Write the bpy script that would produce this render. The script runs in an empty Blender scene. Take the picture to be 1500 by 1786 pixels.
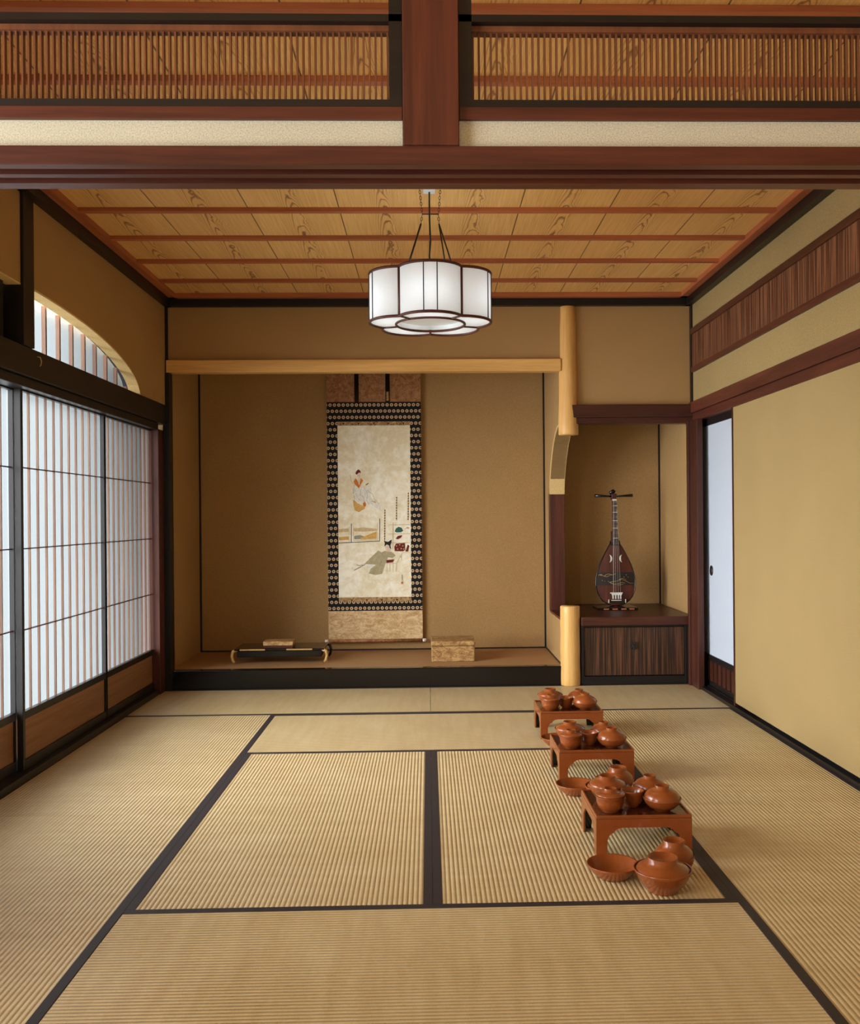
import bpy, bmesh, math, random
from mathutils import Vector, Matrix
random.seed(7)
PI = math.pi
sc = bpy.context.scene
C = sc.collection

# ---------------------------------------------------------------- camera, world, lights, exposure
YAW, ROLL, EYE = 0.0261, -0.0086, 1.1816
cam_d = bpy.data.cameras.new('camera')
cam_d.sensor_fit = 'HORIZONTAL'; cam_d.sensor_width = 36
cam_d.lens = 1631.67 / 1500 * 36
cam_d.shift_x = -(789.48 - 750) / 1500
cam_d.shift_y = (901.13 - 893) / 1500
cam_d.clip_start = 0.02
cam = bpy.data.objects.new('camera', cam_d); C.objects.link(cam)
cam.matrix_world = (Matrix.Translation((0, 0, EYE)) @ Matrix.Rotation(-YAW, 4, 'Z')
                    @ Matrix.Rotation(PI / 2, 4, 'X') @ Matrix.Rotation(ROLL, 4, 'Z'))
sc.camera = cam
sc.view_settings.view_transform = 'Standard'
sc.view_settings.look = 'None'
sc.view_settings.exposure = 0.25
sc.view_settings.gamma = 1.0
sc.view_settings.use_curve_mapping = False

world = bpy.data.worlds.new('world'); sc.world = world; world.use_nodes = True
world.node_tree.nodes['Background'].inputs[0].default_value = (0.75, 0.85, 1.0, 1)
world.node_tree.nodes['Background'].inputs[1].default_value = 0.05

def area(name, loc, direction, sx, sy, radiance, col, spread=180):
    l = bpy.data.lights.new(name, 'AREA'); l.shape = 'RECTANGLE'; l.size = sx; l.size_y = sy
    l.energy = radiance * PI * sx * sy; l.color = col; l.spread = math.radians(spread)
    o = bpy.data.objects.new(name, l); C.objects.link(o); o.location = loc
    o.rotation_euler = Vector(direction).to_track_quat('-Z', 'Z').to_euler()
    return o
# daylight standing outside the paper screens, outside the open garden side of the front room, plus two added fills
area('low_sky_light_screens', (-2.8, 3.9, 1.75), (1, 0.34, -0.26), 5.4, 2.3, 21.0, (0.97, 0.98, 1.0), 90)
area('screen_backlight_fill', (-2.7, 5.6, 1.4), (1, 0, 0), 12.0, 4.5, 2.5, (0.88, 0.97, 1.0))  # added behind the screens so their paper looks evenly bright
area('garden_daylight_veranda', (-3.0, 0.1, 1.35), (1, 0, 0), 3.2, 2.0, 9.5, (1.0, 0.98, 0.95))
area('rear_fill_light', (0.3, -2.75, 1.5), (0, 1, 0), 2.6, 1.6, 1.6, (1.0, 0.93, 0.80))  # frontal fill added behind the camera, no rear window is known

# ---------------------------------------------------------------- mesh helper
class MB:
    def __init__(s): s.v = []; s.f = []; s.m = []; s.cm = 0; s.sm = []; s.cs = False
    def mat(s, i): s.cm = i; return s
    def smooth(s, b): s.cs = b; return s
    def add(s, vs, fs):
        n = len(s.v); s.v += [tuple(v) for v in vs]
        for f in fs: s.f.append(tuple(n + i for i in f)); s.m.append(s.cm); s.sm.append(s.cs)
        return s
    def box(s, x0, x1, y0, y1, z0, z1):
        vs = [(x, y, z) for z in (z0, z1) for y in (y0, y1) for x in (x0, x1)]
        return s.add(vs, [(0, 2, 3, 1), (4, 5, 7, 6), (0, 1, 5, 4), (1, 3, 7, 5), (3, 2, 6, 7), (2, 0, 4, 6)])
    def prism(s, poly, axis, a, b):
        """poly 2D list extruded along axis from a to b (axis X: poly=(y,z); Y: (x,z); Z: (x,y))"""
        def P(p, t):
            return {'X': (t, p[0], p[1]), 'Y': (p[0], t, p[1]), 'Z': (p[0], p[1], t)}[axis]
        n = len(poly); vs = [P(p, a) for p in poly] + [P(p, b) for p in poly]
        fs = [tuple(range(n)), tuple(range(2 * n - 1, n - 1, -1))]
        fs += [(i, i + n, (i + 1) % n + n, (i + 1) % n) for i in range(n)]
        return s.add(vs, fs)
    def lathe(s, prof, cx=0, cy=0, cz=0, n=40):
        vs = []; fs = []
        for r, z in prof:
            for k in range(n):
                a = 2 * PI * k / n; vs.append((cx + r * math.cos(a), cy + r * math.sin(a), cz + z))
        for i in range(len(prof) - 1):
            for k in range(n):
                k2 = (k + 1) % n; fs.append((i * n + k, i * n + k2, (i + 1) * n + k2, (i + 1) * n + k))
        o = s.cs; s.cs = True; s.add(vs, fs); s.cs = o
        return s
    def tube(s, pts, r, n=8, closed=False, caps=True):
        pts = [Vector(p) for p in pts]; N = len(pts)
        rs = r if isinstance(r, (list, tuple)) else [r] * N
        vs = []; fs = []; up = None
        for i, p in enumerate(pts):
            if closed: t = pts[(i + 1) % N] - pts[i - 1]
            else: t = pts[min(i + 1, N - 1)] - pts[max(i - 1, 0)]
            t.normalize()
            if up is None:
                up = Vector((0, 0, 1)) if abs(t.z) < .9 else Vector((0, 1, 0))
            a = up.cross(t)
            if a.length < 1e-5: a = Vector((1, 0, 0)).cross(t)
            a.normalize(); b = t.cross(a); up = b
            for k in range(n):
                q = 2 * PI * k / n; vs.append(p + rs[i] * (math.cos(q) * a + math.sin(q) * b))
        M = N if closed else N - 1
        for i in range(M):
            j = (i + 1) % N
            for k in range(n):
                k2 = (k + 1) % n; fs.append((i * n + k, i * n + k2, j * n + k2, j * n + k))
        if caps and not closed:
            fs.append(tuple(range(n - 1, -1, -1))); fs.append(tuple((N - 1) * n + k for k in range(n)))
        o = s.cs; s.cs = True; s.add(vs, fs); s.cs = o
        return s
    def build(s, name, mats, parent=None, bevel=0, loc=None):
        me = bpy.data.meshes.new(name); me.from_pydata(s.v, [], s.f)
        if not isinstance(mats, (list, tuple)): mats = [mats]
        for m in mats: me.materials.append(m)
        for p, mi, sm in zip(me.polygons, s.m, s.sm): p.material_index = mi; p.use_smooth = sm
        bm = bmesh.new(); bm.from_mesh(me); bmesh.ops.recalc_face_normals(bm, faces=bm.faces); bm.to_mesh(me); bm.free()
        o = bpy.data.objects.new(name, me); C.objects.link(o)
        if parent: o.parent = parent
        if loc: o.location = loc
        if bevel:
            b = o.modifiers.new('bevel', 'BEVEL'); b.width = bevel; b.segments = 2; b.limit_method = 'ANGLE'; b.angle_limit = 0.7
        return o

def tag(o, label, cat, group=None, kind=None):
    o['label'] = label; o['category'] = cat
    if group: o['group'] = group
    if kind: o['kind'] = kind
    return o
def thing(name, label, cat, loc=(0, 0, 0), group=None, kind=None, rz=0):
    o = bpy.data.objects.new(name, None); C.objects.link(o); o.location = loc; o.rotation_euler = (0, 0, rz)
    o.empty_display_size = 0.1
    return tag(o, label, cat, group, kind)
def struct(mb, name, mats, label, cat, parent=None, bevel=0):
    o = mb.build(name, mats, parent, bevel)
    if not parent: tag(o, label, cat, None, 'structure')
    return o
def dup(root, loc, label, group=None):
    r = root.copy(); C.objects.link(r); r.location = loc; r['label'] = label
    if group: r['group'] = group
    for ch in list(root.children):
        c = ch.copy(); C.objects.link(c); c.parent = r
        for g in list(ch.children):
            d = g.copy(); C.objects.link(d); d.parent = c
    return r

# ---------------------------------------------------------------- materials
class NT:
    def __init__(s, name):
        s.mat = bpy.data.materials.new(name); s.mat.use_nodes = True; s.t = s.mat.node_tree
        s.b = s.t.nodes['Principled BSDF']; s.out = s.t.nodes['Material Output']
    def n(s, typ, **kw):
        nd = s.t.nodes.new(typ)
        for k, v in kw.items(): setattr(nd, k, v)
        return nd
    def link(s, a, b): s.t.links.new(a, b)
    def setin(s, sock, v):
        if isinstance(v, bpy.types.NodeSocket): s.link(v, sock)
        else: sock.default_value = v
    def math(s, op, a, b=0.0, c=None):
        nd = s.n('ShaderNodeMath', operation=op)
        s.setin(nd.inputs[0], a); s.setin(nd.inputs[1], b)
        if c is not None: s.setin(nd.inputs[2], c)
        return nd.outputs[0]
    def obj(s, scale=(1, 1, 1)):
        tc = s.n('ShaderNodeTexCoord'); mp = s.n('ShaderNodeMapping')
        s.link(tc.outputs['Object'], mp.inputs[0]); mp.inputs['Scale'].default_value = scale
        return mp.outputs[0]
    def noise(s, vec, scale, detail=4, rough=0.6, dist=0.0):
        nd = s.n('ShaderNodeTexNoise'); s.link(vec, nd.inputs['Vector'])
        nd.inputs['Scale'].default_value = scale; nd.inputs['Detail'].default_value = detail
        nd.inputs['Roughness'].default_value = rough; nd.inputs['Distortion'].default_value = dist
        return nd.outputs[0]
    def ramp(s, fac, stops):
        nd = s.n('ShaderNodeValToRGB'); s.link(fac, nd.inputs[0])
        el = nd.color_ramp.elements
        while len(el) < len(stops): el.new(0.5)
        for e, (p, c) in zip(el, stops): e.position = p; e.color = (*c, 1)
        return nd.outputs[0]
    def mix(s, fac, a, b, mode='MIX'):
        nd = s.n('ShaderNodeMix', data_type='RGBA', blend_type=mode)
        s.setin(nd.inputs[0], fac)
        for k, v in ((6, a), (7, b)):
            if isinstance(v, tuple): v = (*v[:3], 1)
            s.setin(nd.inputs[k], v)
        return nd.outputs[2]
    def bump(s, h, strength=0.3, dist=0.002):
        nd = s.n('ShaderNodeBump'); nd.inputs['Strength'].default_value = strength
        nd.inputs['Distance'].default_value = dist; s.link(h, nd.inputs['Height']); s.link(nd.outputs[0], s.b.inputs['Normal'])
    def fin(s, col, rough=0.6, coat=0, spec=0.5):
        s.setin(s.b.inputs['Base Color'], (*col, 1) if isinstance(col, tuple) else col)
        s.setin(s.b.inputs['Roughness'], rough)
        s.b.inputs['Coat Weight'].default_value = coat; s.b.inputs['Coat Roughness'].default_value = 0.06
        s.b.inputs['Specular IOR Level'].default_value = spec
        return s.mat
def sepxyz(t, vec):
    nd = t.n('ShaderNodeSeparateXYZ'); t.link(vec, nd.inputs[0]); return nd.outputs

def plain(name, col, rough=0.5, coat=0, spec=0.5, var=0.12, sc_=40):
    t = NT(name); v = t.obj(); n = t.noise(v, sc_)
    c = t.ramp(n, [(0.3, tuple(x * (1 - var) for x in col)), (0.7, tuple(min(1, x * (1 + var)) for x in col))])
    return t.fin(c, rough, coat, spec)
def wood(name, a, b, axis, rough=0.45, scale=14, coat=0, fine=0.5, spec=0.4):
    """a dark streaks, b body colour, grain along axis"""
    t = NT(name)
    s = [1, 1, 1]; s['XYZ'.index(axis)] = 0.05
    v = t.obj(tuple(s)); n1 = t.noise(v, scale, 6, 0.65, 0.6); n2 = t.noise(v, scale * 9, 3, 0.6)
    n = t.math('ADD', t.math('MULTIPLY', n1, 1 - fine * .5), t.math('MULTIPLY', n2, fine * .5))
    c = t.ramp(n, [(0.36, a), (0.5, tuple((x + y) / 2 for x, y in zip(a, b))), (0.62, b)])
    t.bump(n, 0.15, 0.001)
    return t.fin(c, rough, coat, spec)
def plaster(name, col):
    t = NT(name); v = t.obj(); n = t.noise(v, 330, 3, 0.7); n2 = t.noise(v, 2.5, 3)
    c = t.ramp(n, [(0.32, tuple(x * 0.62 for x in col)), (0.5, col), (0.68, tuple(min(1, x * 1.3) for x in col))])
    c = t.mix(0.25, c, t.ramp(n2, [(0.3, tuple(x * 0.85 for x in col)), (0.7, tuple(min(1, x * 1.1) for x in col))]))
    t.bump(n, 0.35, 0.002)
    return t.fin(c, 0.95, 0, 0.15)

M = {}
M['plaster'] = plaster('ochre_sand_plaster', (0.40, 0.245, 0.100))
M['plaster_pale'] = plaster('pale_plaster', (0.60, 0.59, 0.47))
M['plaster_edge'] = plaster('cut_plaster_edge', (0.70, 0.50, 0.22))
M['ochre_paper'] = plaster('ochre_sliding_door_paper', (0.335, 0.240, 0.103))
for ax in 'XYZ':
    M['dark' + ax] = wood('dark_stained_timber_' + ax, (0.005, 0.005, 0.005), (0.013, 0.009, 0.008), ax, 0.42)
    M['red' + ax] = wood('red_brown_cedar_' + ax, (0.045, 0.011, 0.007), (0.115, 0.030, 0.015), ax, 0.42)
    M['choc' + ax] = wood('chocolate_cedar_' + ax, (0.030, 0.009, 0.006), (0.085, 0.025, 0.014), ax, 0.35)
    M['batten' + ax] = wood('orange_cedar_batten_' + ax, (0.30, 0.085, 0.032), (0.46, 0.145, 0.052), ax, 0.5)
    M['pale' + ax] = wood('pale_cypress_' + ax, (0.60, 0.32, 0.09), (0.80, 0.49, 0.165), ax, 0.4)
    M['bar' + ax] = wood('cedar_lattice_bar_' + ax, (0.08, 0.036, 0.02), (0.17, 0.085, 0.045), ax, 0.55)
M['board'] = wood('brown_wainscot_board', (0.20, 0.09, 0.04), (0.33, 0.165, 0.075), 'Y', 0.6)
M['slat'] = wood('orange_transom_slat', (0.13, 0.042, 0.018), (0.22, 0.08, 0.03), 'Z', 0.5)
M['lacq_black'] = plain('black_lacquer', (0.005, 0.005, 0.005), 0.15, 0.15, 0.4, 0.0)
M['lacq_red'] = plain('vermilion_brown_lacquer', (0.235, 0.058, 0.012), 0.30, 0.5, 0.3, 0.10, 30)
M['lacq_deep'] = plain('deep_brown_red_lacquer_top', (0.060, 0.015, 0.008), 0.16, 0.7, 0.5, 0.10, 30)
M['heri'] = plain('dark_mat_border_cloth', (0.020, 0.014, 0.015), 0.62, 0, 0.6, 0.25, 700)
M['white'] = plain('white_plastic', (0.8, 0.82, 0.82), 0.4, 0, 0.5, 0.02)
M['ivory'] = plain('ivory_inlay', (0.78, 0.77, 0.70), 0.3, 0, 0.5, 0.05)
M['gold'] = plain('gilt', (0.55, 0.33, 0.10), 0.38, 0, 0.8, 0.25, 60)
M['iron'] = plain('black_iron', (0.015, 0.012, 0.011), 0.45, 0, 0.5, 0.2)
M['brass'] = plain('dull_brass', (0.55, 0.42, 0.2), 0.4, 0, 0.7, 0.1)

def tatami():
    t = NT('woven_rush'); v = t.obj(); o = sepxyz(t, v)
    ribp = t.math('MULTIPLY', o[1], 2 * PI / 0.0156)
    rib = t.math('ABSOLUTE', t.math('SINE', t.math('MULTIPLY', ribp, 0.5)))       # rounded ridges, narrow valleys
    fib = t.noise(t.obj((1, 0.06, 1)), 900, 2, 0.6)
    mot = t.noise(v, 3.0, 4, 0.6); streak = t.noise(t.obj((1, 0.12, 1)), 26, 4, 0.6)
    c = t.ramp(fib, [(0.3, (0.48, 0.340, 0.155)), (0.7, (0.66, 0.515, 0.275))])
    c = t.mix(0.35, c, t.ramp(mot, [(0.3, (0.50, 0.37, 0.16)), (0.7, (0.66, 0.56, 0.33))]))
    c = t.mix(0.22, c, t.ramp(streak, [(0.35, (0.42, 0.28, 0.11)), (0.65, (0.70, 0.57, 0.32))]))
    val = t.ramp(rib, [(0.0, (0.62, 0.56, 0.50)), (0.38, (0.97, 0.97, 0.97)), (1.0, (1, 1, 1))])
    c = t.mix(0.35, c, val, 'MULTIPLY')
    t.bump(t.math('ADD', rib, t.math('MULTIPLY', fib, 0.12)), 0.65, 0.0035)
    return t.fin(c, 0.40, 0, 0.9)
M['tatami'] = tatami()

def ceiling_wood():
    t = NT('cedar_ceiling_boards'); v = t.obj(); o = sepxyz(t, v)
    W = 0.45
    xs = t.math('DIVIDE', t.math('ADD', o[0], 10 * W - 0.02), W)
    cell = t.math('FLOOR', xs); fx = t.math('MULTIPLY', t.math('SUBTRACT', t.math('FRACT', xs), 0.5), W)
    row = t.math('FLOOR', t.math('DIVIDE', t.math('SUBTRACT', o[1], 0.0), 0.462))
    wn = t.n('ShaderNodeTexWhiteNoise', noise_dimensions='2D'); cb = t.n('ShaderNodeCombineXYZ')
    t.link(cell, cb.inputs[0]); t.link(row, cb.inputs[1]); t.link(cb.outputs[0], wn.inputs['Vector'])
    r = wn.outputs['Value']
    cy_ = t.math('ADD', o[1], t.math('MULTIPLY', cell, 7.13))
    cv = t.n('ShaderNodeCombineXYZ'); t.link(t.math('MULTIPLY', fx, 9.0), cv.inputs[0]); t.link(t.math('MULTIPLY', cy_, 3.0), cv.inputs[1]); t.link(t.math('MULTIPLY', cell, 3.7), cv.inputs[2])
    wob = t.math('SUBTRACT', t.noise(cv.outputs[0], 1.0, 3, 0.55), 0.5)
    fxx = t.math('ADD', fx, t.math('MULTIPLY', wob, 0.06))
    ph = t.math('ADD', t.math('MULTIPLY', t.math('MULTIPLY', fxx, fxx), 1000.0), t.math('MULTIPLY', cy_, -5.0))
    ph = t.math('ADD', ph, t.math('MULTIPLY', wob, 4.0))
    ln = t.math('POWER', t.math('ABSOLUTE', t.math('SINE', t.math('MULTIPLY', ph, PI))), 12.0)
    mask = t.math('EXPONENT', t.math('MULTIPLY', t.math('MULTIPLY', fxx, fxx), -300.0))
    lnm = t.math('MULTIPLY', ln, mask)
    fine = t.noise(t.obj((1, 0.02, 1)), 170, 3, 0.6)
    base = t.ramp(fine, [(0.3, (0.68, 0.39, 0.12)), (0.7, (0.86, 0.55, 0.21))])
    base = t.mix(t.math('MULTIPLY', r, 0.35), base, (0.60, 0.30, 0.10))
    c = t.mix(t.math('MULTIPLY', lnm, 0.9), base, (0.22, 0.085, 0.028))
    seam = t.math('LESS_THAN', t.math('SUBTRACT', W / 2, t.math('ABSOLUTE', fx)), 0.0028)
    c = t.mix(t.math('MULTIPLY', seam, 0.85), c, (0.05, 0.02, 0.01))
    return t.fin(c, 0.55, 0, 0.3)
M['ceiling'] = ceiling_wood()

def striped(name, cols, freq, ax=0, rough=0.5):
    t = NT(name); sc3 = [0.02, 0.02, 0.02]; sc3[ax] = 1
    v = t.obj(tuple(sc3)); n = t.noise(v, freq, 2, 0.5); n2 = t.noise(v, freq * .25, 2, 0.5)
    c = t.ramp(t.math('ADD', t.math('MULTIPLY', n, .75), t.math('MULTIPLY', n2, .25)), [(0.40, cols[0]), (0.5, cols[1]), (0.60, cols[2])])
    return t.fin(c, rough, 0, 0.4)
M['cab_panel'] = striped('striped_cedar_panel', [(0.022, 0.010, 0.007), (0.05, 0.022, 0.012), (0.12, 0.052, 0.025)], 110, 0, 0.4)
M['reed'] = striped('reddish_reed_panel', [(0.05, 0.016, 0.009), (0.105, 0.036, 0.017), (0.24, 0.10, 0.042)], 85, 1, 0.5)

def paper(name, col, trans, k=0.5, through=0.0):
    t = NT(name); v = t.obj(); n = t.noise(v, 60, 3)
    c = t.ramp(n, [(0.3, tuple(x * .96 for x in col)), (0.7, col)])
    d = t.n('ShaderNodeBsdfDiffuse'); tr = t.n('ShaderNodeBsdfTranslucent'); mx = t.n('ShaderNodeMixShader')
    t.link(c, d.inputs[0]); tr.inputs[0].default_value = (*trans, 1); mx.inputs[0].default_value = k
    t.link(d.outputs[0], mx.inputs[1]); t.link(tr.outputs[0], mx.inputs[2])
    last = mx.outputs[0]
    if through:
        tp = t.n('ShaderNodeBsdfTransparent'); m2 = t.n('ShaderNodeMixShader'); m2.inputs[0].default_value = through
        t.link(last, m2.inputs[1]); t.link(tp.outputs[0], m2.inputs[2]); last = m2.outputs[0]
    t.link(last, t.out.inputs[0])
    return t.mat
M['shoji'] = paper('translucent_screen_paper', (0.46, 0.51, 0.53), (0.075, 0.086, 0.090), 0.5, 0.27)
M['lamp_paper'] = paper('white_lamp_shade_paper', (0.84, 0.87, 0.88), (0.84, 0.87, 0.88), 0.45)
M['door_paper'] = plain('white_door_paper', (0.46, 0.52, 0.60), 0.8, 0, 0.2, 0.05, 200)

def ring_cloth():
    t = NT('black_silk_with_ring_pattern'); v = t.obj(); o = sepxyz(t, v)
    px, pz = 0.0345, 0.0485
    rowf = t.math('DIVIDE', t.math('ADD', o[2], 5 * pz), pz); row = t.math('FLOOR', rowf)
    par = t.math('MULTIPLY', t.math('MODULO', row, 2.0), 0.5)
    u = t.math('SUBTRACT', t.math('FRACT', t.math('ADD', t.math('DIVIDE', t.math('ADD', o[0], 3.0), px), par)), 0.5)
    w = t.math('SUBTRACT', t.math('FRACT', rowf), 0.5)
    U = t.math('MULTIPLY', u, px); Wd = t.math('MULTIPLY', w, pz)
    d = t.math('SQRT', t.math('ADD', t.math('MULTIPLY', U, U), t.math('MULTIPLY', Wd, Wd)))
    inn = t.math('LESS_THAN', d, 0.0128); core = t.math('LESS_THAN', d, 0.0060)
    c = t.mix(inn, (0.010, 0.009, 0.010), (0.62, 0.47, 0.27)); c = t.mix(core, c, (0.20, 0.075, 0.03))
    return t.fin(c, 0.75, 0, 0.2)
M['rings'] = ring_cloth()
def brocade(name, a, b, sc3=(1, 1, 1), f=26):
    t = NT(name); v = t.obj(sc3); n = t.noise(v, f, 5, 0.75, 0.8); n2 = t.noise(v, f * 6, 3, 0.7)
    c = t.ramp(t.math('ADD', t.math('MULTIPLY', n, .6), t.math('MULTIPLY', n2, .4)), [(0.42, a), (0.58, b)])
    return t.fin(c, 0.55, 0, 0.35)
M['silk_brown'] = brocade('russet_gold_silk', (0.22, 0.085, 0.033), (0.46, 0.24, 0.095))
M['silk_gold'] = brocade('pale_gold_silk', (0.48, 0.28, 0.11), (0.78, 0.60, 0.34), (1, 1, 2.2), 14)
M['silk_trim'] = brocade('gold_brocade_strip', (0.14, 0.05, 0.02), (0.62, 0.42, 0.18), (1, 1, 1), 46)
M['paint_bg'] = brocade('aged_cream_painting_silk', (0.80, 0.71, 0.47), (0.95, 0.93, 0.78), (1, 1, 1), 3.2)
M['gold_box'] = brocade('worn_gold_lacquer', (0.22, 0.10, 0.032), (0.56, 0.36, 0.14), (1, 1, 2), 18)

# ---------------------------------------------------------------- room dimensions (metres)
XL, XR, XWL, XW = -1.82, 1.84, -1.80, 1.85          # straw edges and wall faces
X1, X2, X3, MW = -0.926, 0.004, 0.934, 0.93
Y1 = 2.853; Y2 = Y1 + 2 * MW; Y3 = Y2 + MW; YB = 6.50; YA = 7.42
HC = 2.72; HT = 2.64
YF = 1.90                                          # lintel of the front room opening

# ---------------------------------------------------------------- shell
struct(MB().box(-2.6, 2.6, -3, 7.6, -0.12, -0.05), 'floor', M['choc' + 'X'], 'floor under the straw mats', 'floor')
struct(MB().box(-2.6, 2.6, -3, 1.90, -0.05, 0), 'floor', M['tatami'], 'straw floor of the front room nearest the viewer', 'floor')

ceil = struct(MB().box(-1.95, 1.95, 1.99, 7.5, HC, HC + 0.03), 'ceiling', M['ceiling'], 'cedar board ceiling with orange battens above the room', 'ceiling')
for k in range(9):
    y = 6.515 - 0.462 * k
    if k == 0: y = 6.44
    MB().box(-1.80, 1.80, y - 0.018, y + 0.018, HC - 0.020, HC - 0.0005).build('ceiling_batten', M['battenX'], ceil)
struct(MB().box(-2.6, 2.6, -3, 1.86, HC, HC + 0.03), 'ceiling', M['ceiling'], 'cedar board ceiling of the front room', 'ceiling')

def arch_z(y):  # arch of the left transom window
    t = min(1, max(0, (y - 4.20) / 1.72)); return 1.955 + 0.285 * math.sqrt(max(0, 1 - t ** 2.3))
# left wall above the beam, with arched opening
ys = [4.315 + (5.915 - 4.315) * i / 40 for i in range(41)]
poly = [(4.31, HC), (4.31, arch_z(4.315))] + [(y, arch_z(y)) for y in ys] + [(5.92, 1.955), (6.52, 1.955), (6.52, HC)]
mb = MB().mat(0)
n = len(poly)
# as strips so that the concave outline fills cleanly
for i in range(40):
    a, b = ys[i], ys[i + 1]
    mb.mat(0).prism([(a, arch_z(a)), (b, arch_z(b)), (b, HC), (a, HC)], 'X', -1.865, XWL)
mb.prism([(5.915, 1.95), (6.52, 1.95), (6.52, HC), (5.915, HC)], 'X', -1.865, XWL)
struct(mb, 'wall_left', M['plaster'], 'dark ochre plaster wall over the arched transom window', 'wall')
# pale cut edge of the arch
e = MB()
pin = [(y, arch_z(y)) for y in ys] + [(5.925, 1.955)]
pout = [(y, arch_z(y) - 0.003) for y in ys] + [(5.915, 1.955)]
for i in range(len(pin) - 1):
    (a, za), (b, zb) = pin[i], pin[i + 1]
    e.prism([(a, za - 0.006), (b, zb - 0.006), (b, zb + 0.003), (a, za + 0.003)], 'X', -1.868, XWL + 0.001)
struct(e, 'trim_1', M['plaster_edge'], 'pale ochre curved edge of the arched opening in the left wall', 'trim')
# front part of left wall
mb = MB().box(-1.865, XWL, 1.99, 4.20, 2.235, HC)
mb.box(-1.865, XWL, 1.99, 2.75, 1.955, 2.235)
struct(mb, 'wall_left', M['plaster'], 'ochre plaster wall at the left edge over the boarded recess', 'wall')
struct(MB().box(-1.866, XWL + .001, 2.75, 4.20, 2.228, 2.2345), 'trim_2', M['plaster_edge'], 'pale lower edge of plaster over the boarded recess', 'trim')
mb = MB().box(-1.90, -1.88, 2.7, 4.2, 1.955, 2.26)
mb2 = MB().box(-1.88, -1.845, 4.05, 4.13, 1.962, 2.235)
p = struct(mb, 'trim_3', M['choc' + 'Z'], 'red brown board closing the recess high on the left wall', 'trim')
mb2.build('upright', M['darkZ'], p)

# right wall
mb = MB().box(XW, 1.95, 1.99, YB, 2.44, HC).box(XW, 1.95, 1.99, YB, 1.96, 2.18)
struct(mb, 'wall_right', M['ochre_paper'], 'sunlit ochre plaster bands above the doors on the right wall', 'wall')
tr = thing('transom_panel', 'long red brown reed transom panel high on the right wall', 'transom', (XW, 4.2, 2.18))
MB().box(-0.012, 0.04, -2.2, 2.24, 0.02, 0.27).build('reed_panel', M['reed'], tr)
MB().box(-0.022, 0.04, -2.2, 2.24, 0.248, 0.290).build('rail', M['chocY'], tr, 0.003)
MB().box(-0.020, 0.04, -2.2, 2.24, -0.012, 0.022).build('rail', M['redY'], tr, 0.003)
struct(MB().box(1.828, 1.95, 1.99, YB + .05, 1.885, 1.963), 'trim_4', M['redY'], 'red brown head rail along the right wall', 'trim', None, 0.004)
struct(MB().box(1.842, 1.95, 1.99, YB + .05, 1.828, 1.8845), 'trim_5', M['redY'], 'lower grooved rail under the head rail on the right wall', 'trim', None, 0.003)
# big ochre sliding door / wall panel on the right
d = thing('door_1', 'plain ochre paper sliding panel filling the right wall', 'sliding door', (XW, 3.8, 0.02), None, 'structure')
MB().box(0, 0.03, -1.82, 1.815, 0.02, 1.808).build('door_paper', M['ochre_paper'], d)
MB().box(-0.004, 0.034, 1.815, 1.835, 0.0, 1.808).build('door_edge', M['chocZ'], d)
struct(MB().box(1.835, 1.95, 1.99, 6.27, -0.05, 0.022), 'baseboard_right', M['darkY'], 'black floor track along the foot of the right wall', 'baseboard')
# white sliding door in the recess
d = thing('door_2', 'narrow white paper sliding door in the dark recess by the right corner', 'sliding door', (1.90, 6.0, 0.03), None, 'structure')
MB().box(0, 0.012, -0.42, 0.41, 0.205, 1.752).build('door_paper', M['door_paper'], d)
f = MB().box(-0.006, 0.02, -0.42, 0.44, 1.752, 1.80).box(-0.006, 0.02, 0.41, 0.44, 0, 1.752).box(-0.006, 0.02, -0.42, 0.44, 0.165, 0.205).box(-0.006, 0.02, -0.42, 0.44, 0, 0.03)
f.build('door_frame', M['darkZ'], d)
k = MB()
for i in range(9): k.box(-0.002, 0.008, -0.40 + i * 0.09, -0.345 + i * 0.09, 0.03, 0.165)
k.build('lower_panel', M['chocZ'], d)
MB().box(0.008, 0.012, -0.42, 0.41, 0.03, 0.165).build('backing', M['darkZ'], d)
hp = MB()
hp.smooth(True)
hv = [(0.0, 0.034 * math.cos(a), 0.034 * math.sin(a)) for a in [2 * PI * i / 24 for i in range(24)]]
hp.prism([(q[1], q[2]) for q in hv], 'X', -0.004, 0.004)
hp.build('door_pull', M['iron'], d, 0, (0, 0.235, 0.775))
struct(MB().box(1.93, 1.95, 5.5, 6.5, 0, 1.83).box(1.88, 1.95, 5.5, 6.5, -0.05, 0.03), 'wall_right_recess', M['darkY'], 'dark recess behind the white sliding door', 'wall')
struct(MB().box(1.815, 1.857, 6.27, 6.47, -0.05, 1.83).box(1.80, 1.82, 6.43, 6.47, -.05, 1.83), 'trim_6', M['chocZ'], 'chocolate brown corner post beside the white sliding door', 'post', None, 0.003)
struct(MB().box(1.838, 1.86, 6.46, 6.50, 1.96, 2.64), 'trim_7', M['darkZ'], 'thin black strip in the upper right corner of the room', 'trim')

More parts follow.
